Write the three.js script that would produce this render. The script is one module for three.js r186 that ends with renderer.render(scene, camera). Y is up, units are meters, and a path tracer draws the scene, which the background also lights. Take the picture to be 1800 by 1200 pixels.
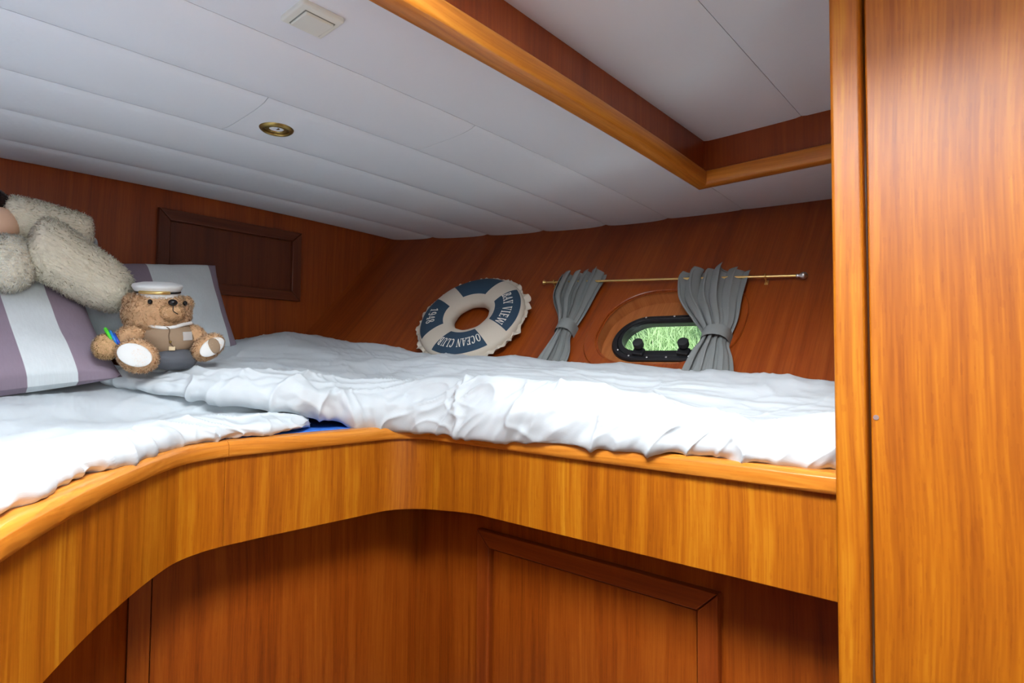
import * as THREE from 'three';
import { mergeGeometries, mergeVertices, toCreasedNormals } from 'three/addons/utils/BufferGeometryUtils.js';
import { RoundedBoxGeometry } from 'three/addons/geometries/RoundedBoxGeometry.js';
import { MeshSurfaceSampler } from 'three/addons/math/MeshSurfaceSampler.js';
import { RectAreaLightUniformsLib } from 'three/addons/lights/RectAreaLightUniformsLib.js';

// ------------------------------------------------------------------ camera, sky, lights, exposure
RectAreaLightUniformsLib.init();
const scene = new THREE.Scene();
const camera = new THREE.PerspectiveCamera(61.0127, 1.5, 0.02, 200);
{ // eye at the origin; x runs athwartships to the hull side, -z runs aft to the bulkhead
  const yaw = 41.5476 * Math.PI / 180, pit = 2.2665 * Math.PI / 180, rol = 0.42226 * Math.PI / 180;
  const F = new THREE.Vector3(Math.cos(yaw) * Math.cos(pit), Math.sin(pit), -Math.sin(yaw) * Math.cos(pit));
  const R = new THREE.Vector3().crossVectors(F, new THREE.Vector3(0, 1, 0)).normalize();
  const U = new THREE.Vector3().crossVectors(R, F);
  camera.up.copy(U.clone().multiplyScalar(Math.cos(rol)).addScaledVector(R, -Math.sin(rol)));
  camera.position.set(0, 0, 0);
  camera.lookAt(F);
}
const renderer = new THREE.WebGLRenderer();
renderer.toneMapping = THREE.LinearToneMapping;
renderer.toneMappingExposure = 1.0;
renderer.shadowMap.enabled = true;
scene.background = new THREE.Color().setRGB(3.0, 3.2, 3.5);          // bright overcast sky
const HATCH = { x0: -0.16, x1: 0.5, z0: -0.6, z1: 0.117, y: 0.94 };
const hatchLight = new THREE.RectAreaLight(new THREE.Color().setRGB(0.93, 0.98, 1.0), 65, HATCH.x1 - HATCH.x0 - 0.06, HATCH.z1 - HATCH.z0 - 0.06);
hatchLight.position.set((HATCH.x0 + HATCH.x1) / 2, HATCH.y - 0.02, (HATCH.z0 + HATCH.z1) / 2);
hatchLight.rotation.x = -Math.PI / 2;                                   // shines down
scene.add(hatchLight);
const doorLight = new THREE.RectAreaLight(new THREE.Color().setRGB(0.86, 0.95, 1.0), 4.5, 0.9, 0.62);
doorLight.position.set(-0.35, 0.2, 1.36);
doorLight.lookAt(-0.35 + 0.0, 0.2, -5);
scene.add(doorLight);

// ------------------------------------------------------------------ helpers
function rng(seed) { let s = seed >>> 0; return () => { s = (s + 0x6D2B79F5) >>> 0; let t = s; t = Math.imul(t ^ (t >>> 15), t | 1); t ^= t + Math.imul(t ^ (t >>> 7), t | 61); return ((t ^ (t >>> 14)) >>> 0) / 4294967296; }; }
function hash(x, y, s) { let h = Math.imul(x, 374761393) + Math.imul(y, 668265263) + Math.imul(s, 974634777); h = Math.imul(h ^ (h >>> 13), 1274126177); return ((h ^ (h >>> 16)) >>> 0) / 4294967296; }
const sm = (t) => t * t * (3 - 2 * t);
function vn(x, y, px, py, s) { // periodic value noise, 0..1
  const xi = Math.floor(x), yi = Math.floor(y), fx = sm(x - xi), fy = sm(y - yi), w = (a, p) => ((a % p) + p) % p;
  const x0 = w(xi, px), x1 = w(xi + 1, px), y0 = w(yi, py), y1 = w(yi + 1, py);
  const a = hash(x0, y0, s), b = hash(x1, y0, s), c = hash(x0, y1, s), d = hash(x1, y1, s);
  return a + (b - a) * fx + (c - a + (a - b - c + d) * fx) * fy;
}
const nz = (x, y, s) => vn(x, y, 4096, 4096, s) * 2 - 1;                // -1..1
const clamp = (v, a, b) => Math.min(b, Math.max(a, v)), lerp = (a, b, t) => a + (b - a) * t;
const sstep = (a, b, v) => sm(clamp((v - a) / (b - a), 0, 1));
const V = (x, y, z) => new THREE.Vector3(x, y, z);

const taken = new Map();
function numbered(name) { const n = taken.get(name) ?? 0; taken.set(name, n + 1); return n ? name + '_' + String(n).padStart(3, '0') : name; }
function part(name, geo, mat, parent) { const m = new THREE.Mesh(geo, mat); m.name = name; m.castShadow = m.receiveShadow = true; parent.add(m); return m; }
function group(name, pos = [0, 0, 0], ry = 0) { const g = new THREE.Group(); g.name = numbered(name); g.position.set(...pos); g.rotation.y = ry; scene.add(g); return g; }
function tag(o, label, category, extra) { o.userData = { ...o.userData, label, category, ...extra }; return o; }
function struct(o, label, category) { o.userData = { label, category, kind: 'structure' }; return o; }
function quads(nu, nv, fn, closeU = false, closeV = false) { // fn(i/nu, j/nv) -> [x,y,z,u?,v?]
  const pos = [], uv = [], idx = [];
  for (let j = 0; j <= nv; j++) for (let i = 0; i <= nu; i++) { const q = fn(i / nu, j / nv); pos.push(q[0], q[1], q[2]); uv.push(q[3] ?? i / nu, q[4] ?? j / nv); }
  for (let j = 0; j < nv; j++) for (let i = 0; i < nu; i++) { const a = j * (nu + 1) + i, b = a + 1, c = a + nu + 1, d = c + 1; idx.push(a, b, d, a, d, c); }
  const g = new THREE.BufferGeometry();
  g.setAttribute('position', new THREE.Float32BufferAttribute(pos, 3)); g.setAttribute('uv', new THREE.Float32BufferAttribute(uv, 2)); g.setIndex(idx);
  g.computeVertexNormals();
  if (closeU || closeV) { // same normal on both sides of the closing seam
    const n = g.attributes.normal, av = (a, b) => { const x = n.getX(a) + n.getX(b), y = n.getY(a) + n.getY(b), z = n.getZ(a) + n.getZ(b), l = Math.hypot(x, y, z) || 1; n.setXYZ(a, x / l, y / l, z / l); n.setXYZ(b, x / l, y / l, z / l); };
    if (closeU) for (let j = 0; j <= nv; j++) av(j * (nu + 1), j * (nu + 1) + nu);
    if (closeV) for (let i = 0; i <= nu; i++) av(i, nv * (nu + 1) + i);
  }
  return g;
}
// uv in metres by the dominant axis of the face; grain (v) runs along `up`
function boxUV(g, up = 'y') {
  g = g.index ? g.toNonIndexed() : g; const p = g.attributes.position, uv = new Float32Array(p.count * 2), a = V(), b = V(), c = V(), n = V();
  for (let i = 0; i < p.count; i += 3) {
    a.fromBufferAttribute(p, i); b.fromBufferAttribute(p, i + 1); c.fromBufferAttribute(p, i + 2);
    n.crossVectors(b.clone().sub(a), c.clone().sub(a)); const ax = Math.abs(n.x), ay = Math.abs(n.y), az = Math.abs(n.z);
    const drop = ax >= ay && ax >= az ? 'x' : ay >= az ? 'y' : 'z', rest = ['x', 'y', 'z'].filter((k) => k !== drop);
    const vAxis = rest.includes(up) ? up : rest[1], uAxis = rest.find((k) => k !== vAxis);
    [a, b, c].forEach((q, k) => { uv[(i + k) * 2] = q[uAxis]; uv[(i + k) * 2 + 1] = q[vAxis]; });
  }
  g.setAttribute('uv', new THREE.BufferAttribute(uv, 2)); return g;
}
function box(x0, x1, y0, y1, z0, z1, up = 'y', r = 0) {
  const g = r ? new RoundedBoxGeometry(x1 - x0, y1 - y0, z1 - z0, 2, r) : new THREE.BoxGeometry(x1 - x0, y1 - y0, z1 - z0);
  g.translate((x0 + x1) / 2, (y0 + y1) / 2, (z0 + z1) / 2); return boxUV(g, up);
}
function smooth(g, angle = 0.7) { return toCreasedNormals(g, angle); }

// ------------------------------------------------------------------ textures and materials
function dataTex(w, h, f, srgb) {
  const d = new Uint8Array(w * h * 4);
  for (let j = 0; j < h; j++) for (let i = 0; i < w; i++) { const c = f(i / w, j / h), k = (j * w + i) * 4; d[k] = clamp(c[0], 0, 255); d[k + 1] = clamp(c[1], 0, 255); d[k + 2] = clamp(c[2], 0, 255); d[k + 3] = 255; }
  const t = new THREE.DataTexture(d, w, h); t.wrapS = t.wrapT = THREE.RepeatWrapping; t.magFilter = THREE.LinearFilter; t.minFilter = THREE.LinearMipmapLinearFilter; t.generateMipmaps = true;
  if (srgb) t.colorSpace = THREE.SRGBColorSpace; t.needsUpdate = true; return t;
}
const mix3 = (a, b, t) => [lerp(a[0], b[0], t), lerp(a[1], b[1], t), lerp(a[2], b[2], t)];
function wood(seed, dark, mid, light, o = {}) { // one square metre of quarter-sawn veneer, grain along v
  const c = o.contrast ?? 0.8;
  return dataTex(1024, 512, (u, v) => {
    const wob = (vn(u * 4, v * 3, 4, 3, seed + 9) - 0.5) * 0.02 + (vn(u * 9, v * 2, 9, 2, seed + 10) - 0.5) * 0.008, x = u + wob;
    const broad = vn(x * 7, v, 7, 1, seed) * 0.6 + vn(x * 19, v, 19, 1, seed + 1) * 0.4;
    const streak = vn(x * 70, v * 2, 70, 2, seed + 2) * 0.6 + vn(x * 150, v * 3, 150, 3, seed + 3) * 0.4;
    const fine = vn(x * 420, v * 14, 420, 14, seed + 4);
    const pore = vn(x * 480, v * 40, 480, 40, seed + 5) > 0.8 ? 0.12 : 0;
    const t = clamp(0.5 + c * ((broad - 0.5) * 0.7 + (streak - 0.5) * 0.8 + (fine - 0.5) * 0.4 - pore), 0, 1);
    return t < 0.5 ? mix3(dark, mid, t * 2) : mix3(mid, light, t * 2 - 1);
  }, true);
}
function varnished(map, rough = 0.34, coat = 0.35) { return new THREE.MeshPhysicalMaterial({ map, roughness: rough, clearcoat: coat, clearcoatRoughness: 0.3, specularIntensity: 0.6 }); }
const M = {
  teak: varnished(wood(11, [132, 63, 3], [168, 93, 8], [196, 130, 28]), 0.45, 0.15),
  lining: varnished(wood(23, [112, 44, 9], [142, 62, 15], [164, 84, 28], { contrast: 0.7 })),
  locker: varnished(wood(29, [112, 46, 6], [150, 68, 10], [172, 90, 22])),
  rail: varnished(wood(37, [176, 96, 22], [208, 130, 44], [228, 158, 70], { contrast: 0.7 }), 0.3, 0.5),
  dark: varnished(wood(41, [70, 28, 10], [94, 42, 18], [112, 54, 26], { contrast: 0.7 }), 0.4, 0.2),
  port: varnished(wood(53, [150, 84, 40], [178, 108, 58], [196, 128, 76], { contrast: 0.7 }), 0.4, 0.2),
  white: new THREE.MeshStandardMaterial({ color: new THREE.Color().setRGB(0.84, 0.885, 0.93), roughness: 0.62, bumpMap: dataTex(256, 256, (u, v) => { const q = 255 * (vn(u * 128, v * 128, 128, 128, 5) * 0.6 + vn(u * 50, v * 50, 50, 50, 6) * 0.4); return [q, q, q]; }), bumpScale: 0.0004 }),
  backing: new THREE.MeshStandardMaterial({ color: 0x6b6560, roughness: 0.9 }),
  switchWhite: new THREE.MeshStandardMaterial({ color: new THREE.Color().setRGB(0.78, 0.8, 0.72), roughness: 0.35 }),
  brass: new THREE.MeshStandardMaterial({ color: new THREE.Color().setRGB(0.82, 0.58, 0.22), metalness: 1, roughness: 0.28 }),
  oldBrass: new THREE.MeshStandardMaterial({ color: new THREE.Color().setRGB(0.42, 0.3, 0.1), metalness: 1, roughness: 0.35 }),
  black: new THREE.MeshStandardMaterial({ color: new THREE.Color().setRGB(0.012, 0.013, 0.016), roughness: 0.4 }),
  rubber: new THREE.MeshStandardMaterial({ color: new THREE.Color().setRGB(0.02, 0.022, 0.025), roughness: 0.7 }),
  steel: new THREE.MeshStandardMaterial({ color: new THREE.Color().setRGB(0.75, 0.75, 0.75), metalness: 1, roughness: 0.3 }),
  glass: new THREE.MeshPhysicalMaterial({ color: 0xf4fff6, transmission: 1, thickness: 0, roughness: 0.02, ior: 1.45 }),
  acrylic: new THREE.MeshPhysicalMaterial({ color: 0xf2f6ff, transmission: 0.6, thickness: 0, roughness: 1 }),
  carpet: new THREE.MeshStandardMaterial({ color: 0x443c34, roughness: 1 }),
  blue: new THREE.MeshStandardMaterial({ color: new THREE.Color().setRGB(0.05, 0.22, 0.75), roughness: 0.75 }),
};
const weaveBump = dataTex(256, 256, (u, v) => { const q = 128 + 60 * Math.sin(u * Math.PI * 2 * 64) * Math.sin(v * Math.PI * 2 * 64) + 60 * (vn(u * 90, v * 90, 90, 90, 3) - 0.5); return [q, q, q]; });
const cloth = (r, g, b, o = {}) => new THREE.MeshPhysicalMaterial({ color: new THREE.Color().setRGB(r, g, b), roughness: 0.92, sheen: 0.2, sheenRoughness: 0.6, bumpMap: weaveBump, bumpScale: 0.0003, side: THREE.DoubleSide, ...o });
M.duvet = cloth(0.63, 0.675, 0.705);
M.curtain = cloth(0.21, 0.222, 0.218);

// ------------------------------------------------------------------ hull and ceiling surfaces
const ceilY = (x) => 0.6463 - 0.0322 * ((x - 0.92) / 1.265) ** 2;                       // deck camber
const HC = [0.030045, 0.017329, 0.121720, 2.366167];
const hullEdge = (z) => ((HC[0] * z + HC[1]) * z + HC[2]) * z + HC[3];                  // where lining meets ceiling
const hullSlope = (z) => (3 * HC[0] * z + 2 * HC[1]) * z + HC[2];
const LEAN = 0.9;
function hull(y, z, off = 0) { // a point on the lining, off metres inboard of it
  const xe = hullEdge(z), n = V(-1, LEAN, hullSlope(z)).normalize();
  return V(xe - LEAN * (ceilY(xe) - y), y, z).addScaledVector(n, off);
}
const ZA = -2.39, FLOOR = -1.25, PORT = -1.25, REAR = 1.42;

// ------------------------------------------------------------------ setting: floor, walls, ceiling
struct(part('floor', box(PORT - 0.05, 2.5, FLOOR - 0.05, FLOOR, ZA - 0.05, REAR + 0.05), M.carpet, scene), 'brown carpeted cabin floor', 'floor');
{ // bulkhead at the far end
  const g = group('wall_back'); struct(g, 'brown veneered bulkhead behind the pillows', 'wall');
  const s = new THREE.Shape([[PORT - 0.05, FLOOR], [2.4, FLOOR], [2.4, 0.8], [PORT - 0.05, 0.8]].map((q) => new THREE.Vector2(...q)));
  part('panel', boxUV(new THREE.ExtrudeGeometry(s, { depth: 0.03, bevelEnabled: false }).translate(0, 0, ZA - 0.03)), M.lining, g);
}
{ // port side and forward walls, out of the picture
  const g = group('wall_left'); struct(g, 'veneered cabin side wall', 'wall');
  part('panel', box(PORT - 0.05, PORT, FLOOR, 0.85, ZA, REAR), M.lining, g);
  const r = group('wall_rear'); struct(r, 'veneered wall with a glazed companionway window', 'wall');
  part('panel', box(PORT, -0.85, FLOOR, 0.85, REAR, REAR + 0.05), M.lining, r);
  part('panel', box(0.15, 2.5, FLOOR, 0.85, REAR, REAR + 0.05), M.lining, r);
  part('panel', box(-0.85, 0.15, FLOOR, -0.15, REAR, REAR + 0.05), M.lining, r);
  part('panel', box(-0.85, 0.15, 0.55, 0.85, REAR, REAR + 0.05), M.lining, r);
  const w = group('window_3'); struct(w, 'companionway window behind the camera', 'window');
  part('pane', box(-0.85, 0.15, -0.15, 0.55, REAR + 0.02, REAR + 0.026), M.glass, w);
  for (const b of [[-0.87, 0.17, -0.17, -0.13], [-0.87, 0.17, 0.53, 0.57], [-0.87, -0.83, -0.17, 0.57], [0.13, 0.17, -0.17, 0.57]]) part('frame', box(...b, REAR - 0.01, REAR + 0.05), M.teak, w);
}
const PORTC = { z: -0.922, y: 0.135 };                                                   // centre of the porthole on the lining
const oval = (a, hw, hh, r) => { // rounded-rectangle outline: half width, half height, corner radius, at angle a
  const c = Math.cos(a), s = Math.sin(a); let k = 0.0, hi = 1; // march outward
  const inside = (q) => { const x = Math.abs(c * q) - (hw - r), y = Math.abs(s * q) - (hh - r); return Math.hypot(Math.max(x, 0), Math.max(y, 0)) + Math.min(Math.max(x, y), 0) - r < 0; };
  for (let i = 0; i < 40; i++) { const m = (k + hi) / 2; if (inside(m)) k = m; else hi = m; }
  return [c * k, s * k];
};
const SL = Math.hypot(1, LEAN);
const portPt = (dz, ds, off) => hull(PORTC.y + ds / SL, PORTC.z + dz, off);              // dz along the boat, ds up the slope
{ // hull lining with the porthole cut through it
  const g = group('wall_right'); struct(g, 'sloping brown veneered hull lining round the porthole', 'wall');
  const y0 = -0.3, uvOf = (p) => [p.z, p.y * SL], z0 = -1.36, z1 = -0.46, ya = -0.25, yb = 0.46;
  const grid = (za, zb, a, b, nz_, ny) => quads(nz_, ny, (u, v) => { const z = lerp(za, zb, u), top = ceilY(hullEdge(z)) + 0.02, p = hull(lerp(a, Math.min(b, top), v), z); return [p.x, p.y, p.z, ...uvOf(p)]; });
  const yT = 0.7;
  const gs = [grid(ZA - 0.01, z0, y0, yT, 24, 4), grid(z1, 0.3, y0, yT, 12, 4), grid(z0, z1, y0, ya, 12, 2), grid(z0, z1, yb, yT, 12, 2)];
  gs.push(quads(96, 10, (u, v) => { // ring between the cut and the rectangle round it
    const a = u * Math.PI * 2, [ox, oy] = oval(a, 0.215, 0.172, 0.15), c = Math.cos(a), s = Math.sin(a);
    const zc = PORTC.z, yc = PORTC.y, tz = (c > 0 ? z1 - zc : zc - z0) / Math.max(Math.abs(c), 1e-6), ty = (s > 0 ? yb - yc : yc - ya) * SL / Math.max(Math.abs(s), 1e-6), t = Math.min(tz, ty);
    const p = portPt(lerp(ox, c * t, v), lerp(oy, s * t, v), 0); return [p.x, p.y, p.z, ...uvOf(p)];
  }));
  part('lining', mergeGeometries(gs), M.lining, g).material.side = THREE.DoubleSide;
  // outer shell, set outboard of the lining, with a hole where the portlight looks out
  const shell = [[ZA, z0, y0, yT], [z1, 0.3, y0, yT], [z0, z1, y0, -0.12], [z0, z1, 0.3, yT]].map(([za, zb, a, b]) => quads(10, 3, (u, v) => { const p = hull(lerp(a, b, v), lerp(za, zb, u), -0.09); return [p.x, p.y, p.z]; }));
  part('hull_shell', mergeGeometries(shell), new THREE.MeshStandardMaterial({ color: 0x20304a, roughness: 0.5, side: THREE.DoubleSide }), g);
}
{ // ceiling planks, bowed a little and lapped, following the camber
  const g = group('ceiling'); struct(g, 'white planked cabin ceiling with a raised well', 'ceiling');
  function plank(za, zb, xa, xb, bow, yOf) { // xa, xb numbers or functions of z; a closed, slightly cushioned board
    const X = (f, z) => typeof f === 'function' ? f(z) : f, G = 0.0008, nx = 28, nv = 26;
    // cross-section as a closed loop in (w across 0..1, drop)
    const loop = []; for (let i = 0; i <= 20; i++) { const w = i / 20; loop.push([w, -0.003 - bow * (1 - Math.abs(2 * w - 1) ** 4) - (w < 0.02 || w > 0.98 ? -0.002 : 0)]); }
    for (let i = 0; i <= 5; i++) loop.push([1 - i / 5, 0.012]);
    loop.push(loop[0]);
    const body = quads(nx, loop.length - 1, (u, v) => { const [w, d] = loop[Math.round(v * (loop.length - 1))], z = lerp(za + G, zb - G, 1 - w), x = lerp(X(xa, z) + G, X(xb, z) - G, u); return [x, yOf(x) + d, z, x, z]; });
    const caps = [0, 1].map((e) => { const s = new THREE.Shape(loop.slice(0, -1).map(([w, d]) => new THREE.Vector2(w, d))), c = new THREE.ShapeGeometry(s), p = c.attributes.position;
      for (let i = 0; i < p.count; i++) { const w = p.getX(i), d = p.getY(i), z = lerp(za + G, zb - G, 1 - w), x = e ? X(xb, z) - G : X(xa, z) + G; p.setXYZ(i, x, yOf(x) + d, z); } c.computeVertexNormals(); return c; });
    return smooth(mergeGeometries([body, ...caps]), 0.5);
  }
  const edge = (z) => hullEdge(z) + 0.004, S = [ZA, -2.185, -1.92, -1.652, -1.365, -1.1, -0.81], cuts = { 3: 0.64, 4: 1.085 };
  for (let r = 0; r < 6; r++) {
    const xs = [PORT, ...(r in cuts ? [cuts[r]] : []), edge];
    for (let k = 0; k + 1 < xs.length; k++) part('plank', plank(S[r], S[r + 1], xs[k], xs[k + 1], r === 5 ? 0.003 : 0.009, ceilY), M.white, g);
  }
  part('plank', plank(-0.81, -0.1, 1.885, edge, 0.002, ceilY), M.white, g);
  part('plank', plank(-0.81, REAR, PORT, -0.5, 0.002, ceilY), M.white, g);
  const WY = () => 0.765, wz = [-0.805, -0.497, -0.19, 0.117, 0.425, 0.73, 1.03, REAR];
  const hx0 = HATCH.x0 - 0.022, hx1 = HATCH.x1 + 0.022;
  for (let r = 0; r + 1 < wz.length; r++) for (const [p, q] of wz[r] < 0.1 ? [[hx1, 1.888]] : [[-0.5, 1.888]]) part('plank', plank(wz[r], wz[r + 1], p, q, 0.0015, WY), M.white, g);
  part('plank', plank(-0.805, HATCH.z0 - 0.022, -0.5, hx1, 0.001, WY), M.white, g);
  for (let r = 0; r < 3; r++) part('plank', plank(Math.max(wz[r], HATCH.z0 - 0.022), wz[r + 1], -0.5, hx0, 0.001, WY), M.white, g);
  const dk = (x0, x1, z0, z1) => part('deck', box(x0, x1, 0.785, 0.84, z0, z1), M.backing, g);
  dk(PORT - 0.05, HATCH.x0 - 0.022, ZA, REAR + 0.05); dk(HATCH.x1 + 0.022, 2.5, ZA, REAR + 0.05); dk(HATCH.x0 - 0.022, HATCH.x1 + 0.022, ZA, HATCH.z0 - 0.022); dk(HATCH.x0 - 0.022, HATCH.x1 + 0.022, HATCH.z1 + 0.022, REAR + 0.05);
}
{ // skylight hatch in the well, just above the frame
  const w = group('window_2'); struct(w, 'square deck hatch in the raised ceiling', 'window');
  part('pane', box(HATCH.x0, HATCH.x1, HATCH.y, HATCH.y + 0.008, HATCH.z0, HATCH.z1), M.acrylic, w);
  const t = 0.02, { x0, x1, z0, z1 } = HATCH;
  for (const q of [[x0 - t, x1 + t, z0 - t, z0], [x0 - t, x1 + t, z1, z1 + t], [x0 - t, x0, z0, z1], [x1, x1 + t, z0, z1]]) part('coaming', box(q[0], q[1], 0.756, HATCH.y + 0.02, q[2], q[3]), M.white, w);
}
// ------------------------------------------------------------------ coaming of the raised well: board and moulding
function sweep(path, prof, uvw = 0) { // path: [{p:Vector3, n:Vector3 (horizontal, outward), s}], prof closed loop of [offset along n, dy]; uv: u across the profile, v along the run
  const L = [0]; for (let i = 0; i < prof.length; i++) { const a = prof[i], b = prof[(i + 1) % prof.length]; L.push(L[i] + Math.hypot(a[0] - b[0], a[1] - b[1])); }
  const P = (i, k) => { const { p, n } = path[i], q = prof[k % prof.length], dy = typeof q[1] === 'function' ? q[1](path[i]) : q[1]; return V(p.x + n.x * q[0], p.y + dy, p.z + n.z * q[0]); };
  const S = [0]; for (let i = 1; i < path.length; i++) S.push(S[i - 1] + path[i].p.distanceTo(path[i - 1].p));
  const g = quads(prof.length, path.length - 1, (u, v) => { const k = Math.round(u * prof.length), i = Math.round(v * (path.length - 1)), q = P(i, k); return uvw ? [q.x, q.y, q.z, S[i] + uvw, q.y] : [q.x, q.y, q.z, L[k], S[i]]; });
  const flat = new THREE.Shape(prof.map((q) => new THREE.Vector2(q[0], typeof q[1] === 'function' ? 0 : q[1])));
  const tri = THREE.ShapeUtils.triangulateShape(prof.map((q) => new THREE.Vector2(q[0], typeof q[1] === 'function' ? q[1](path[0]) : q[1])), []), caps = [];
  for (const i of [0, path.length - 1]) { const pos = [], uv = []; for (const t of tri) for (const k of t) { const q = P(i, k); pos.push(q.x, q.y, q.z); uv.push(prof[k][0], q.y); } const c = new THREE.BufferGeometry(); c.setAttribute('position', new THREE.Float32BufferAttribute(pos, 3)); c.setAttribute('uv', new THREE.Float32BufferAttribute(uv, 2)); c.computeVertexNormals(); caps.push(c); }
  return smooth(mergeGeometries([g.toNonIndexed(), ...caps]), 0.6);
}
{
  // corner of the well at (1.885, -0.805); moulding: rounded strip below the board, proud of it inside the well
  const prof = []; for (let i = 0; i <= 6; i++) { const a = Math.PI / 2 * i / 6; prof.push([-0.014 + 0.01 - 0.01 * Math.sin(a), -0.012 - 0.01 + 0.01 * (1 - Math.cos(a)) * 0]); }
  const pr = [[0.034, 0.004], [0.034, -0.012], [0.03, -0.018], [0.024, -0.02], [-0.006, -0.02], [-0.012, -0.017], [-0.016, -0.011], [-0.017, 0.02], [-0.014, 0.027], [-0.008, 0.03], [0.0, 0.03], [0.004, 0.004]];
  const run = (name, label, a, b, n, mitre) => {
    const g = group(name); struct(g, label, 'trim');
    const N = 14, path = []; for (let i = 0; i <= N; i++) { const q = a.clone().lerp(b, i / N); q.y = ceilY(q.x); path.push({ p: q, n }); }
    const geo = sweep(path, pr), p = geo.attributes.position;
    for (let i = 0; i < p.count; i++) mitre(p, i);
    geo.computeVertexNormals(); part('moulding', smooth(geo, 0.6), M.rail, g);
    return g;
  };
  const CX = 1.885, CZ = -0.805;
  const t1 = run('trim_1', 'long varnished coaming of the raised ceiling well, bulkhead side', V(-0.5, 0, CZ), V(CX, 0, CZ), V(0, 0, -1), (p, i) => { if (p.getX(i) > CX - 0.01) p.setX(i, CX - (p.getZ(i) - CZ)); });
  part('board', box(-0.5, CX, 0.64, 0.775, CZ - 0.018, CZ, 'y'), M.lining, t1);
  const t2 = run('trim_2', 'short varnished coaming of the raised ceiling well, hull side', V(CX, 0, CZ), V(CX, 0, 0.4), V(1, 0, 0), (p, i) => { if (p.getZ(i) < CZ + 0.01) p.setZ(i, CZ - (p.getX(i) - CX)); });
  part('board', box(CX, CX + 0.018, 0.62, 0.775, CZ, REAR, 'y'), M.lining, t2);
  const t3 = group('trim_3'); struct(t3, 'coaming board of the raised ceiling well on the port side', 'trim');
  part('board', box(-0.518, -0.5, 0.6, 0.775, CZ, REAR, 'y'), M.lining, t3);
}

// ------------------------------------------------------------------ porthole in the lining
{
  const g = group('window_1'); struct(g, 'oval black-framed porthole with two knobs, grass outside', 'window');
  const N = 96;
  const ring = (name, prof, mat) => { // prof: list of [hw, hh, r, off]
    const geo = quads(N, prof.length - 1, (u, v) => { const q = prof[Math.round(v * (prof.length - 1))], [dz, ds] = oval(-u * Math.PI * 2, q[0], q[1], q[2]), p = portPt(dz + (q[4] ?? 0), ds + (q[5] ?? 0), q[3]); return [p.x, p.y, p.z, p.z * 1, p.y * SL]; }, true);
    return part(name, smooth(geo, 0.55), mat, g);
  };
  ring('trim_ring', [[0.262, 0.226, 0.2, 0.0], [0.262, 0.226, 0.2, 0.004], [0.2595, 0.2235, 0.198, 0.007], [0.224, 0.181, 0.158, 0.007], [0.2215, 0.1785, 0.156, 0.005], [0.221, 0.178, 0.155, 0.0]], M.lining);
  ring('reveal', [[0.2225, 0.1795, 0.156, 0.003], [0.219, 0.176, 0.155, -0.02], [0.216, 0.173, 0.153, -0.058]], M.port);
  const FZ = 0.004, FS = -0.012, D = -0.052;                                             // frame centre on the recessed board
  ring('recess_board', [[0.217, 0.174, 0.153, D], [0.175, 0.1, 0.095, D, FZ, FS]], M.port);
  ring('frame', [[0.186, 0.108, 0.105, D, FZ, FS], [0.186, 0.108, 0.105, D + 0.008, FZ, FS], [0.181, 0.103, 0.1, D + 0.013, FZ, FS], [0.168, 0.092, 0.09, D + 0.013, FZ, FS], [0.165, 0.089, 0.087, D + 0.009, FZ, FS], [0.163, 0.086, 0.084, D + 0.012, FZ, FS], [0.158, 0.077, 0.075, D + 0.013, FZ, FS + 0.006], [0.153, 0.072, 0.071, D + 0.012, FZ, FS + 0.006], [0.151, 0.07, 0.069, D + 0.002, FZ, FS + 0.006], [0.156, 0.09, 0.08, D - 0.035, FZ, FS + 0.006]], M.black);
  part('pane', quads(48, 6, (u, v) => { const [a, b] = oval(u * Math.PI * 2, 0.1515, 0.0705, 0.0695), p = portPt(FZ + a * v, FS + 0.006 + b * v, D + 0.003); return [p.x, p.y, p.z]; }), M.glass, g);
  const nrm = V(-1, LEAN, hullSlope(PORTC.z)).normalize(), q = new THREE.Quaternion().setFromUnitVectors(V(0, 1, 0), nrm);
  for (const dz of [-0.068, 0.082]) {
    const c = portPt(FZ + dz, FS - 0.062, D + 0.014), k = new THREE.LatheGeometry([[0, 0], [0.011, 0], [0.011, 0.012], [0.0165, 0.016], [0.018, 0.02], [0.018, 0.036], [0.016, 0.039], [0, 0.04]].map((a) => new THREE.Vector2(...a)), 28);
    k.applyQuaternion(q); k.translate(c.x, c.y, c.z); part('knob', k, M.rubber, g);
    const l = new RoundedBoxGeometry(0.03, 0.014, 0.04, 2, 0.004); l.applyQuaternion(q); const c2 = portPt(FZ + dz, FS - 0.078, D + 0.018); l.translate(c2.x, c2.y, c2.z); part('latch_base', l, M.black, g);
  }
  for (const [dz, ds] of [[-0.148, -0.062], [-0.1, -0.09], [-0.035, -0.097], [0.03, -0.097], [0.1, -0.092], [-0.1, 0.098], [0.0, 0.099], [0.1, 0.098]]) {
    const c = portPt(FZ + dz, FS + ds, D + 0.0135), k = new THREE.SphereGeometry(0.004, 10, 6); k.scale(1, 0.5, 1); k.applyQuaternion(q); k.translate(c.x, c.y, c.z); part('screw', k, M.steel, g);
  }
}

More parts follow.
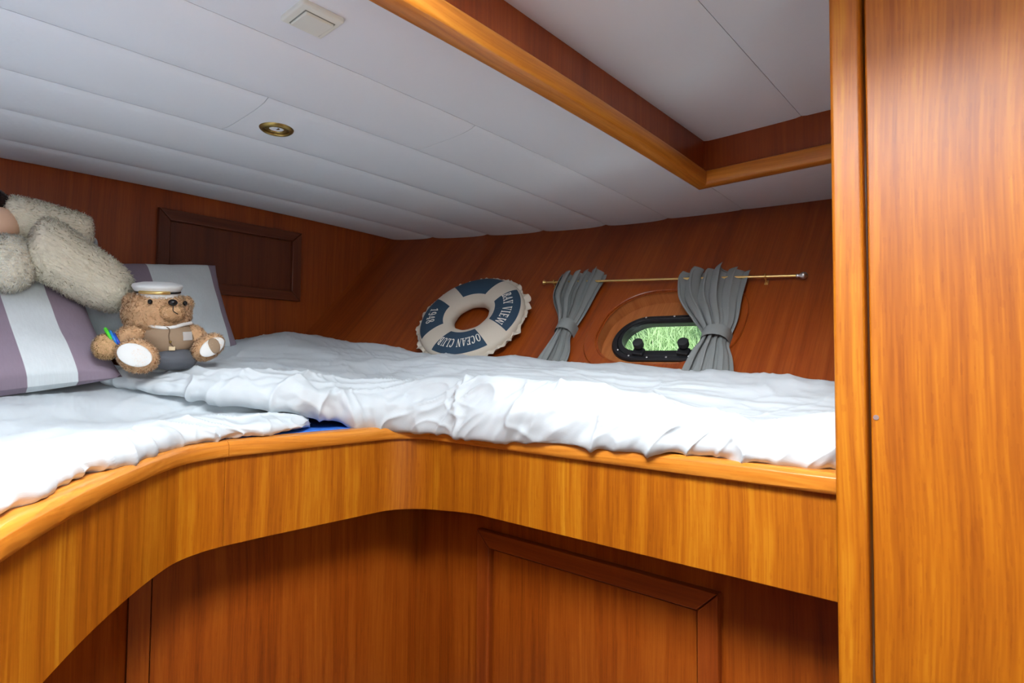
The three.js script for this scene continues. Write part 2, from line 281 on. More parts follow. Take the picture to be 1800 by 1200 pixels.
// ------------------------------------------------------------------ bunk front: fascia and bull-nosed rail
const railPts = [[-0.62, -0.36], [-0.3, -0.38], [-0.1, -0.5], [0.02, -0.7], [0.117, -0.9], [0.203, -1.055], [0.32, -1.236], [0.455, -1.41], [0.525, -1.478], [0.6, -1.508], [0.7, -1.515], [0.9, -1.513], [1.08, -1.51]];
const railPath = []; {
  const c = new THREE.CatmullRomCurve3(railPts.map(([x, z]) => V(x, 0, z)), false, 'centripetal');
  for (let i = 0; i < 90; i++) railPath.push(c.getPoint(i / 90));
  for (let i = 0; i <= 14; i++) { const a = Math.PI / 2 * i / 14, r = 0.11; railPath.push(V(1.096 + r * Math.sin(a), 0, -1.51 + r * (1 - Math.cos(a)))); }
  for (let i = 1; i <= 24; i++) railPath.push(V(lerp(1.206, 1.2205, i / 24), 0, lerp(-1.4, -0.2638, i / 24)));
}
const bunkPath = railPath.map((p, i) => { const a = railPath[Math.max(0, i - 1)], b = railPath[Math.min(railPath.length - 1, i + 1)], t = b.clone().sub(a).normalize(); return { p: p.clone(), n: V(-t.z, 0, t.x).multiplyScalar(-1) }; });
// n must point away from the room, into the bunk
bunkPath.forEach((q, i) => { q.n.copy(V(0, 0, 0)); const a = railPath[Math.max(0, i - 1)], b = railPath[Math.min(railPath.length - 1, i + 1)], t = b.clone().sub(a).normalize(); q.n.set(t.z, 0, -t.x); });
const RAIL = -0.2;
const iA = bunkPath.findIndex((q) => q.p.x > 0.62), iB = bunkPath.findIndex((q) => q.p.x > 1.2 && q.p.z > -1.42);
const spans = [[0, iA], [iA, iB], [iB, bunkPath.length - 1]];
function cut(a, b, gap = 0.0006) { const s = bunkPath.slice(a, b + 1).map((q) => ({ p: q.p.clone(), n: q.n })); const d0 = s[1].p.clone().sub(s[0].p).normalize(), d1 = s.at(-1).p.clone().sub(s.at(-2).p).normalize(); s[0].p.addScaledVector(d0, gap); s.at(-1).p.addScaledVector(d1, -gap); return s; }
const bunk = group('bunk'); tag(bunk, 'built-in corner bunk with varnished fascia and rounded front rail', 'bunk');
{
  const low = (q) => lerp(-0.467, -0.444, sstep(-1.5, -1.2, q.p.z) * (q.p.x > 1 ? 1 : 0)) ;
  const prof = [[0.018, (q) => low(q) + 0.002], [0.018, -0.215], [0.036, -0.215], [0.036, (q) => low(q)], [0.02, (q) => low(q)]];
  const rp = []; const r = 0.013, y0 = RAIL - 0.041, y1 = RAIL; // rail section, rounded front
  for (let i = 0; i <= 6; i++) { const a = Math.PI / 2 * i / 6; rp.push([0.009 - 0.009 * Math.sin(a), y0 + 0.009 - 0.009 * Math.cos(a)]); }
  for (let i = 0; i <= 8; i++) { const a = Math.PI / 2 * i / 8; rp.push([r - r * Math.cos(a), y1 - r + r * Math.sin(a)]); }
  rp.push([0.05, y1], [0.056, y1 - 0.005], [0.056, y0]);
  spans.forEach(([a, b], k) => {
    part('fascia', sweep(cut(a, b), prof, 0.001 + k * 0.37), M.teak, bunk);
    part('rail', sweep(cut(a, b), rp), M.rail, bunk);
  });
  // platform under the mattress
  const s = new THREE.Shape(); bunkPath.forEach((q, i) => { if (q.p.z > -0.28 && q.p.x > 1) return; const x = q.p.x + q.n.x * 0.037, z = q.p.z + q.n.z * 0.037; i ? s.lineTo(x, -z) : s.moveTo(x, -z); });
  s.lineTo(1.26, 0.27); for (let i = 0; i <= 10; i++) { const z = lerp(-0.27, ZA + 0.002, i / 10); s.lineTo(hull(-0.288, z).x, -z); } s.lineTo(PORT + 0.005, -(ZA + 0.002)); s.lineTo(PORT + 0.005, 0.36);
  const g = new THREE.ExtrudeGeometry(s, { depth: 0.02, bevelEnabled: false }); g.rotateX(-Math.PI / 2); g.translate(0, -0.298, 0); part('platform', boxUV(g), M.teak, bunk);
}
// ------------------------------------------------------------------ lockers below the bunk
const AX = 1.43, AZ = -1.74;
{
  const a = group('locker'); tag(a, 'plain panelled locker front under the bunk, below the blue mattress', 'locker');
  part('panel', box(0.538, AX + 0.019, FLOOR, -0.2995, AZ - 0.02, AZ, 'y'), M.locker, a);
  part('post', box(0.485, 0.535, FLOOR, -0.2995, AZ - 0.02, AZ - 0.001, 'y'), M.locker, a);
  // side that follows the curve of the bunk towards the door
  const path = bunkPath.slice(0, iA - 4).map((q) => ({ p: q.p.clone().addScaledVector(q.n, 0.215), n: q.n })).filter((q) => q.p.z > AZ + 0.002 || q.p.x < 0.5);
  const b = path.filter((q) => q.p.x < 0.45 && q.p.z > -1.71);
  const c = group('locker'); tag(c, 'dark locker side curving towards the viewer under the left bunk edge', 'locker');
  part('panel', sweep([...b, { p: V(0.482, 0, AZ - 0.004), n: b.at(-1).n }], [[0, FLOOR], [0, -0.2995], [0.02, -0.2995], [0.02, FLOOR]], 0.001), M.locker, c);
  const d = group('locker'); tag(d, 'locker under the hull-side bunk with a framed door', 'locker');
  const z1 = -0.245;
  part('stile', box(AX, AX + 0.02, FLOOR, -0.2995, AZ + 0.0005, AZ + 0.045, 'y'), M.locker, d);
  part('panel', box(AX, AX + 0.02, FLOOR, -0.2995, AZ + 0.0465, z1, 'y'), M.locker, d);
  // door: raised mitred frame round a flat panel
  const door = part('door', box(AX - 0.006, AX - 0.0005, FLOOR + 0.1, -0.617, -1.336, -0.634, 'y'), M.locker, d);
  const w = 0.054, zA = -1.398, zB = -0.572, yT = -0.555, yB = FLOOR + 0.08;
  const mould = (pts) => { const s = new THREE.Shape(pts.map((q) => new THREE.Vector2(...q))); const g = new THREE.ExtrudeGeometry(s, { depth: 0.017, bevelEnabled: true, bevelSize: 0.004, bevelThickness: 0.006, bevelSegments: 3, bevelOffset: -0.004 }); g.rotateY(-Math.PI / 2); g.translate(AX - 0.001, 0, 0); return g; }; // shape x -> world z
  const e = 0.0004;
  part('moulding', boxUV(mould([[zA, yB], [zA, yT - e], [zA + w, yT - w - e], [zA + w, yB]])), M.lining, door);
  part('moulding', boxUV(mould([[zB, yB], [zB - w, yB], [zB - w, yT - w - e], [zB, yT - e]])), M.lining, door);
  part('moulding', boxUV(mould([[zA + e, yT], [zB - e, yT], [zB - w - e, yT - w], [zA + w + e, yT - w]]), 'z'), M.lining, door);
}
// ------------------------------------------------------------------ wardrobe at the right
{
  const g = group('wardrobe'); tag(g, 'tall varnished wardrobe front at the right with a thin edge post', 'wardrobe');
  const X0 = 1.183, post = box(X0, X0 + 0.05, FLOOR, 0.758, -0.263, -0.2125, 'y', 0.007);
  part('post', post, M.teak, g);
  part('door', box(1.2, 1.222, FLOOR + 0.02, 0.755, -0.2085, 0.62, 'y', 0.004), M.teak, g);
  const sp = (z, t) => { const h = (y) => hull(y, z).x - 0.012; const q = new THREE.Shape([[1.2335, FLOOR], [1.34, FLOOR], [1.34, -0.28], [h(-0.28), -0.28], [h(0.6), 0.6], [1.87, 0.6], [1.87, 0.757], [1.2335, 0.757]].map((k) => new THREE.Vector2(...k))); return boxUV(new THREE.ExtrudeGeometry(q, { depth: t, bevelEnabled: false }).translate(0, 0, z)); };
  part('side_panel', sp(-0.235, 0.03), M.teak, g);
  part('end_panel', box(1.19, 1.222, FLOOR, 0.755, 0.625, 0.68, 'y'), M.teak, g);
  part('side_panel', sp(0.64, 0.02), M.teak, g);
  const k = new THREE.CylinderGeometry(0.0045, 0.0045, 0.002, 16); k.rotateZ(Math.PI / 2); k.translate(1.1993, -0.089, -0.2); part('screw', k, M.steel, g);
}
// ------------------------------------------------------------------ hatch panel on the bulkhead
{
  const g = group('locker_hatch'); tag(g, 'dark wooden framed hatch panel on the bulkhead', 'hatch');
  const x0 = 0.714, x1 = 1.276, y0 = 0.268, y1 = 0.568, w = 0.042;
  part('panel', box(x0 + w - 0.002, x1 - w + 0.002, y0 + w - 0.002, y1 - w + 0.002, ZA + 0.0005, ZA + 0.006, 'y'), M.dark, g);
  const m = (pts, up) => { const s = new THREE.Shape(pts.map((q) => new THREE.Vector2(...q))); return boxUV(new THREE.ExtrudeGeometry(s, { depth: 0.01, bevelEnabled: true, bevelSize: 0.004, bevelThickness: 0.006, bevelSegments: 3, bevelOffset: -0.004 }).translate(0, 0, ZA + 0.0065), up); };
  part('frame', m([[x0, y0], [x0 + w, y0 + w], [x0 + w, y1 - w], [x0, y1]], 'y'), M.dark, g);
  part('frame', m([[x1, y0], [x1, y1], [x1 - w, y1 - w], [x1 - w, y0 + w]], 'y'), M.dark, g);
  part('frame', m([[x0, y1], [x0 + w, y1 - w], [x1 - w, y1 - w], [x1, y1]], 'x'), M.dark, g);
  part('frame', m([[x0, y0], [x1, y0], [x1 - w, y0 + w], [x0 + w, y0 + w]], 'x'), M.dark, g);
}
// ------------------------------------------------------------------ fittings on the ceiling
{
  const g = group('light_switch', [0.535, ceilY(0.535) - 0.0035, -0.972]); tag(g, 'white rocker light switch on the ceiling', 'switch');
  part('plate', new RoundedBoxGeometry(0.083, 0.012, 0.083, 3, 0.004).translate(0, -0.006, 0), M.switchWhite, g);
  const rk = new RoundedBoxGeometry(0.056, 0.008, 0.056, 2, 0.002); rk.rotateX(0.05); rk.translate(0.002, -0.0125, -0.004); part('rocker', rk, M.switchWhite, g);
  part('recess', new RoundedBoxGeometry(0.06, 0.002, 0.06, 1, 0.0008).translate(0.002, -0.0118, -0.004), new THREE.MeshStandardMaterial({ color: 0x8a8d84, roughness: 0.6 }), g);
  const d = group('ceiling_light', [0.732, ceilY(0.732) - 0.012, -1.508]); tag(d, 'round brass ceiling downlight', 'light');
  const pf = (a) => new THREE.LatheGeometry(a.map((q) => new THREE.Vector2(...q)), 48);
  part('rim', pf([[0.031, 0.004], [0.031, -0.004], [0.034, -0.007], [0.038, -0.007], [0.043, -0.003], [0.045, 0.002], [0.045, 0.006], [0.031, 0.006]]), M.oldBrass, d);
  part('inner_ring', pf([[0.018, 0.004], [0.019, -0.002], [0.022, -0.004], [0.03, -0.001], [0.031, 0.004]]), M.oldBrass, d);
  part('lens', pf([[0, 0.0], [0.008, 0.0], [0.016, 0.002], [0.019, 0.005], [0, 0.006]]), new THREE.MeshPhysicalMaterial({ color: 0x6a5020, roughness: 0.35, metalness: 0.8, clearcoat: 0.3 }), d);
}
// ------------------------------------------------------------------ mattress and duvets
{
  const s = new THREE.Shape(), inset = 0.062; bunkPath.forEach((q, i) => { if (q.p.z > -0.28 && q.p.x > 1) return; const x = q.p.x + q.n.x * inset, z = q.p.z + q.n.z * inset; i ? s.lineTo(x, -z) : s.moveTo(x, -z); });
  for (let i = 0; i <= 16; i++) { const z = lerp(-0.28, ZA + 0.03, i / 16); s.lineTo(hull(-0.262, z).x - 0.006, -z); }
  s.lineTo(PORT + 0.03, -(ZA + 0.03)); s.lineTo(PORT + 0.03, 0.44);
  const g = new THREE.ExtrudeGeometry(s, { depth: 0.056, bevelEnabled: true, bevelSize: 0.01, bevelThickness: 0.01, bevelSegments: 4, bevelOffset: -0.01 }); g.rotateX(-Math.PI / 2); g.translate(0, -0.2665, 0);
  tag(part('mattress', boxUV(g), M.blue, scene), 'blue mattress showing in the gap between the duvets', 'mattress');
}
const ridge = (v) => 1 - Math.abs(v);
function spline(list, keys) { // smooth run through control points; returns f(u) -> object
  const n = list.length - 1;
  return (u) => { const t = clamp(u, 0, 1) * n, i = Math.min(n - 1, Math.floor(t)), f = t - i, o = {}; for (const k of keys) { const p0 = list[Math.max(0, i - 1)][k], p1 = list[i][k], p2 = list[i + 1][k], p3 = list[Math.min(n, i + 2)][k]; o[k] = 0.5 * (2 * p1 + (p2 - p0) * f + (2 * p0 - 5 * p1 + 4 * p2 - p3) * f * f + (3 * p1 - p0 - 3 * p2 + p3) * f * f * f); } return o; };
}
function duvet(front, back, ns, nt, wr) {
  const F = spline(front, ['x', 'z', 'y', 'c', 'r']), B = spline(back, ['x', 'z', 'y']);
  let len = 0; const S = [0]; for (let i = 1; i <= ns; i++) { const a = F((i - 1) / ns), b = F(i / ns); len += Math.hypot(a.x - b.x, a.z - b.z); S.push(len); }
  const insets = [], P = [];
  for (let i = 0; i <= ns; i++) {
    const f = F(i / ns), b = B(i / ns), L = Math.hypot(b.x - f.x, b.z - f.z), dx = (b.x - f.x) / L, dz = (b.z - f.z) / L, s = S[i];
    const scal = 0.010 * nz(s * 7, 3.3, wr.seed) + 0.005 * nz(s * 19, 1.1, wr.seed + 1), h = f.c - f.y, r = f.r;
    const hemY = wr.hem * (0.5 + 0.5 * nz(s * 9, 7.7, wr.seed + 2));
    const kn = [[0.09, f.y + 0.004], [0.03 + scal, f.y + 0.002], [0.004 + scal, f.y + 0.22 * h], [0.006 + scal * 0.8, f.y + 0.5 * h + hemY], [0.05 * r + scal * 0.5, f.y + 0.8 * h], [0.1 * r, f.y + 0.97 * h], [0.17 * r, f.c], [0.32 * L + 0.09 * r, lerp(f.c, b.y, 0.22) - wr.dip], [0.65 * L, lerp(f.c, b.y, 0.6)], [L - 0.03, b.y], [L, b.y - 0.025], [L - 0.015, b.y - 0.06]];
    const c = new THREE.CatmullRomCurve3(kn.map(([q, y]) => V(f.x + dx * q, y, f.z + dz * q)), false, 'centripetal');
    for (let j = 0; j <= nt; j++) { const u = j / nt, p = c.getPoint(u); P.push(p); insets.push((p.x - f.x) * dx + (p.z - f.z) * dz); }
  }
  const g = quads(nt, ns, (u, v) => { const k = Math.round(v * ns) * (nt + 1) + Math.round(u * nt), p = P[k]; return [p.x, p.y, p.z, S[Math.round(v * ns)], u * 1.0]; });
  const p = g.attributes.position, n = g.attributes.normal;
  for (let i = 0; i <= ns; i++) for (let j = 0; j <= nt; j++) {
    const k = i * (nt + 1) + j, s = S[i], q = insets[k], u = j / nt, fr = sstep(0.2, 0.06, q) * sstep(0.0, 0.12, u), top = sstep(0.1, 0.25, q) * sstep(1, 0.93, u);
    const X = p.getX(k) + p.getY(k) * 0.7, Z = p.getZ(k) - p.getY(k) * 0.9, w1 = 0.06 * nz(X * 7, Z * 7, wr.seed + 20), w2 = 0.06 * nz(X * 7 + 31, Z * 7, wr.seed + 21);
    const dirn = (th, f, l, sd) => nz((X * Math.cos(th) + Z * Math.sin(th) + w1) * f, (Z * Math.cos(th) - X * Math.sin(th) + w2) * l, wr.seed + sd);
    let d = 0.010 * nz(X * 5, Z * 5, wr.seed + 3) + 0.006 * nz(X * 11, Z * 11, wr.seed + 4);
    d += (0.4 + 0.9 * fr) * (0.009 * (ridge(dirn(0.9, 11, 4, 5)) ** 5 - 0.16) + 0.006 * (ridge(dirn(2.2, 15, 5, 6)) ** 5 - 0.16));
    d += 0.004 * (ridge(dirn(0.3, 24, 7, 7)) ** 4 - 0.2) * (0.4 + 0.6 * fr) + fr * 0.003 * nz(X * 45, Z * 45, wr.seed + 8) * sstep(0.09, 0.02, q);
    d += top * (0.0035 * (ridge(nz(s * 3 + q * 2, q * 24 + 3 * w1, wr.seed + 8)) ** 4 - 0.2) + 0.0018 * (ridge(nz(s * 7 - q * 3, q * 55, wr.seed + 9)) ** 3 - 0.25));
    d *= sstep(0.0, 0.08, u) * (wr.amp ?? 1);
    p.setXYZ(k, p.getX(k) + n.getX(k) * d * wr.sign, p.getY(k) + n.getY(k) * d * wr.sign, p.getZ(k) + n.getZ(k) * d * wr.sign);
  }
  g.computeVertexNormals(); return g;
}
const kv = (keys) => (a) => Object.fromEntries(keys.map((k, i) => [k, a[i]]));
{
  const fr = [[0.47, -1.99, -0.055, -0.012, 0.8], [0.53, -1.87, -0.09, -0.02, 0.9], [0.6, -1.785, -0.105, -0.012, 1], [0.68, -1.71, -0.115, -0.008, 1], [0.8, -1.63, -0.14, -0.02, 1], [0.93, -1.58, -0.165, -0.035, 1], [1.06, -1.535, -0.196, -0.045, 1], [1.14, -1.455, -0.206, -0.05, 1], [1.174, -1.33, -0.212, -0.05, 1], [1.176, -1.1, -0.214, -0.036, 1], [1.18, -0.85, -0.21, -0.038, 1.1], [1.197, -0.63, -0.203, -0.066, 1.2], [1.222, -0.5, -0.199, -0.1, 1.1], [1.238, -0.36, -0.206, -0.108, 1], [1.246, -0.268, -0.206, -0.11, 1]].map(kv(['x', 'z', 'y', 'c', 'r']));
  const bk = [[0.66, -2.2, 0.0], [0.76, -2.26, 0.02], [0.84, -2.32, 0.04], [0.92, -2.35, 0.06], [1.04, -2.362, 0.095], [1.16, -2.36, 0.125], [1.29, -2.34, 0.125], [1.365, -2.19, 0.098], [1.42, -2.03, 0.075], [1.5, -1.77, 0.043], [1.6, -1.4, 0.022], [1.665, -1.08, 0.008], [1.7, -0.82, -0.006], [1.72, -0.5, -0.034], [1.73, -0.27, -0.05]].map(kv(['x', 'z', 'y']));
  tag(part('duvet', duvet(fr, bk, 520, 130, { seed: 101, hem: 0.008, dip: 0.0, sign: -1, amp: 1.3 }), M.duvet, scene), 'white crumpled duvet over the hull-side bunk, below the porthole', 'duvet');
  taken.set('duvet', 1);
  const fl = [[-0.4888, -0.4723, -0.198, -0.16, 1], [-0.1088, -0.6123, -0.198, -0.155, 1], [0.0312, -0.8123, -0.198, -0.155, 1], [0.1462, -1.0023, -0.198, -0.15, 1], [0.2212, -1.1323, -0.198, -0.15, 1], [0.3112, -1.2573, -0.198, -0.15, 1], [0.4312, -1.4123, -0.198, -0.15, 1], [0.52, -1.501, -0.198, -0.145, 1], [0.64, -1.526, -0.198, -0.14, 1], [0.76, -1.531, -0.198, -0.14, 1], [0.86, -1.551, -0.198, -0.148, 1], [0.915, -1.616, -0.198, -0.155, 1]].map(kv(['x', 'z', 'y', 'c', 'r']));
  const bl = [[-0.9, -2.2, -0.06], [-0.6, -2.25, -0.06], [-0.3, -2.28, -0.06], [0.0, -2.28, -0.06], [0.15, -2.28, -0.06], [0.3, -2.26, -0.06], [0.45, -2.22, -0.06], [0.62, -2.1, -0.065], [0.75, -1.95, -0.085], [0.86, -1.86, -0.11], [0.95, -1.82, -0.13], [1.0, -1.8, -0.14]].map(kv(['x', 'z', 'y']));
  const d2 = part(numbered('duvet'), duvet(fl, bl, 420, 120, { seed: 202, hem: 0.004, dip: 0.012, sign: -1, amp: 1.1 }), M.duvet, scene);
  tag(d2, 'white duvet in front of the striped pillow on the left', 'duvet');
}
// ------------------------------------------------------------------ pillows
const toCam = (x, z) => Math.atan2(-x, -z);
function stripes(list, a, b) { // woven stripes across the width: list of [from, to] in 0..1 in colour b
  return dataTex(1024, 64, (u, v) => { let t = 0; for (const [p, q] of list) t = Math.max(t, clamp((u - p) * 700, 0, 1) * clamp((q - u) * 700, 0, 1)); const k = 1 + 0.03 * (vn(u * 300, v * 60, 300, 60, 8) - 0.5); return mix3(a, b, t).map((c) => c * k); }, true);
}
function pillowGeo(w, h, t, seed) {
  const N = 56; const side = (sg) => quads(N, N, (u, v) => {
    const a = u * 2 - 1, b = v * 2 - 1, ea = Math.sqrt(Math.max(0, 1 - Math.abs(a) ** 2.6)), eb = Math.sqrt(Math.max(0, 1 - Math.abs(b) ** 2.6));
    const pinch = 1 - 0.05 * (1 - Math.abs(b) ** 2) * 1, pinch2 = 1 - 0.05 * (1 - Math.abs(a) ** 2);
    const wr = 0.006 * nz(a * 3, b * 3, seed) * ea * eb + 0.004 * nz(a * 9, b * 5, seed + 1) * ea * eb;
    return [a * w / 2 * pinch, b * h / 2 * pinch2, sg * (t / 2 * (ea * eb) ** 0.8 + wr), u, v];
  });
  const f = side(1), bk = side(-1); bk.index.array.reverse(); bk.computeVertexNormals(); return mergeGeometries([f, bk]);
}
const linenW = [214, 220, 222], linenM = [140, 124, 138];
function pillow(label, w, h, t, corner, local, yaw, lean, roll, list, seed) {
  const o = part(numbered('pillow'), pillowGeo(w, h, t, seed), cloth(1, 1, 1, { map: stripes(list, linenW, linenM) }), scene);
  o.rotation.set(-lean, yaw, roll, 'YXZ'); o.updateMatrix();
  const q = V(...local).applyEuler(o.rotation); o.position.set(corner[0] - q.x, corner[1] - q.y, corner[2] - q.z);
  return tag(o, label, 'pillow');
}
pillow('large pillow with broad mauve and white stripes under the cream plush toy', 0.8, 0.46, 0.17, [0.476, -0.035, -1.92], [0.38, -0.215, 0.0], -0.12, 0.72, 0.2, [[0.0, 0.1], [0.3, 0.42], [0.62, 0.74], [0.872, 1.0]].map((q) => q), 61);
pillow('pillow with mauve edge behind the teddy bear', 0.5, 0.36, 0.13, [0.925, 0.06, -2.2], [0.235, -0.165, 0.0], -0.05, 0.42, 0.12, [[0.0, 0.06], [0.34, 0.5], [0.93, 1.0]], 67);

// ------------------------------------------------------------------ fur and plush shapes
function fur(geo, count, len, wid, rgb, seed, droop = 0.3) {
  const r = rng(seed), s = new MeshSurfaceSampler(new THREE.Mesh(geo)); s.setRandomGenerator ? s.setRandomGenerator(r) : (s.randomFunction = r); s.build();
  const P = V(), N = V(), pos = [], nor = [], col = [];
  for (let i = 0; i < count; i++) {
    s.sample(P, N); const d = V(r() - 0.5, r() - 0.5 - droop, r() - 0.5); d.addScaledVector(N, -d.dot(N)).normalize().addScaledVector(N, 0.35 + 0.9 * r()).normalize();
    const t = V(r() - 0.5, r() - 0.5, r() - 0.5).cross(d).normalize().multiplyScalar(wid * 0.5), l = len * (0.6 + 0.8 * r()), b = P.clone().addScaledVector(N, -0.002), k = 0.88 + 0.24 * r();
    const tip = b.clone().addScaledVector(d, l), mid = b.clone().addScaledVector(d, l * 0.5).addScaledVector(N, l * 0.12), a1 = b.clone().add(t), a2 = b.clone().sub(t);
    const m2 = mid.clone().add(t.clone().multiplyScalar(-0.7)), flip = V().crossVectors(a2.clone().sub(a1), m2.clone().sub(a1)).dot(N) < 0, flip2 = V().crossVectors(m2.clone().sub(a1), tip.clone().sub(a1)).dot(N) < 0;
    for (const q of [...(flip ? [a1, m2, a2] : [a1, a2, m2]), ...(flip2 ? [a1, tip, m2] : [a1, m2, tip])]) { pos.push(q.x, q.y, q.z); nor.push(N.x, N.y, N.z); col.push(rgb[0] * k, rgb[1] * k, rgb[2] * k); }
  }
  const g = new THREE.BufferGeometry(); g.setAttribute('position', new THREE.Float32BufferAttribute(pos, 3)); g.setAttribute('normal', new THREE.Float32BufferAttribute(nor, 3)); g.setAttribute('color', new THREE.Float32BufferAttribute(col, 3)); return g;
}
const furMat = new THREE.MeshPhysicalMaterial({ color: 0xffffff, vertexColors: true, roughness: 1, transmission: 0.2, thickness: 0, side: THREE.DoubleSide });
function furry(name, geo, mat, parent, count, len, wid, rgb, seed, droop, dens = 1.5) { const b = part(name, geo, mat, parent), f = part('fur', fur(geo, Math.round(count * dens), len, wid * 0.8, rgb, seed, droop), furMat, b); f.userData = { kind: 'stuff' }; return b; }
function blob(rx, ry, rz, o = {}) { // superellipsoid with lumps; pw > 2 squares the ends along x
  const pw = o.pw ?? 2, g = new THREE.SphereGeometry(1, 40, 28), p = g.attributes.position;
  for (let i = 0; i < p.count; i++) { let x = p.getX(i), y = p.getY(i), z = p.getZ(i); const rr = Math.hypot(y, z); if (pw !== 2) { const f = Math.min(1, (1 - Math.abs(x) ** pw) ** (1 / 2.4)) / Math.max(1e-4, rr); if (rr > 1e-4) { y *= f; z *= f; } } const tp = 1 + (o.taper ?? 0) * x, l = 1 + (o.lump ?? 0.03) * nz(x * 3 + 9, y * 3 + z * 2, o.seed ?? 1); p.setXYZ(i, x * rx * l, y * ry * tp * l, z * rz * tp * l); }
  g.computeVertexNormals(); if (o.rz) g.rotateZ(o.rz); if (o.ry) g.rotateY(o.ry); if (o.rx) g.rotateX(o.rx); if (o.at) g.translate(...o.at); return g;
}
const furBump = dataTex(256, 256, (u, v) => { const q = 255 * (0.5 * vn(u * 40, v * 40, 40, 40, 14) + 0.5 * vn(u * 100, v * 100, 100, 100, 15)); return [q, q, q]; });
{ // cream plush lying over the pillow
  const K = 0.00163, L = (px, py, d = 0) => [(px - 60) * K, (470 - py) * K, d];
  const g = group('plush_toy', [0.332, 0.25, -2.1], -0.15); g.scale.x = 0.78; tag(g, 'large cream fluffy plush toy slumped on top of the striped pillow', 'plush toy');
  const cream = [0.95, 0.88, 0.72], base = new THREE.MeshStandardMaterial({ color: new THREE.Color().setRGB(0.93, 0.85, 0.68), roughness: 1, bumpMap: furBump, bumpScale: 0.006 });
  furry('arm', blob(0.135, 0.067, 0.075, { pw: 7, taper: -0.12, rz: -0.06, at: L(74, 390, 0.0), lump: 0.05, seed: 3 }), base, g, 15000, 0.012, 0.0022, cream, 71, 0.3, 0.55);
  furry('leg', blob(0.168, 0.082, 0.09, { pw: 7, taper: -0.14, rz: -0.44, at: L(134, 462, 0.06), lump: 0.05, seed: 4 }), base, g, 22000, 0.013, 0.0022, cream, 72, 0.3, 0.55);
  furry('paw', blob(0.072, 0.076, 0.07, { at: L(14, 465, 0.09), lump: 0.04, seed: 5 }), base, g, 9000, 0.012, 0.0022, [0.95, 0.92, 0.82], 73, 0.3, 0.55);
  furry('body', blob(0.13, 0.11, 0.09, { at: L(-40, 440, -0.06), lump: 0.04, seed: 6 }), base, g, 8000, 0.012, 0.0022, cream, 74, 0.3, 0.55);
  part('face', blob(0.055, 0.05, 0.045, { at: L(-4, 400, 0.05), lump: 0.01 }), new THREE.MeshStandardMaterial({ color: new THREE.Color().setRGB(0.8, 0.5, 0.33), roughness: 0.8 }), g);
  furry('hair', blob(0.05, 0.035, 0.05, { at: L(-22, 360, 0.02), lump: 0.05 }), new THREE.MeshStandardMaterial({ color: 0x2a100a, roughness: 1 }), g, 2500, 0.01, 0.002, [0.03, 0.01, 0.006], 75);
  part('sole', blob(0.012, 0.026, 0.026, { at: L(163, 407, -0.05), lump: 0 }), cloth(0.42, 0.41, 0.42), g);
}
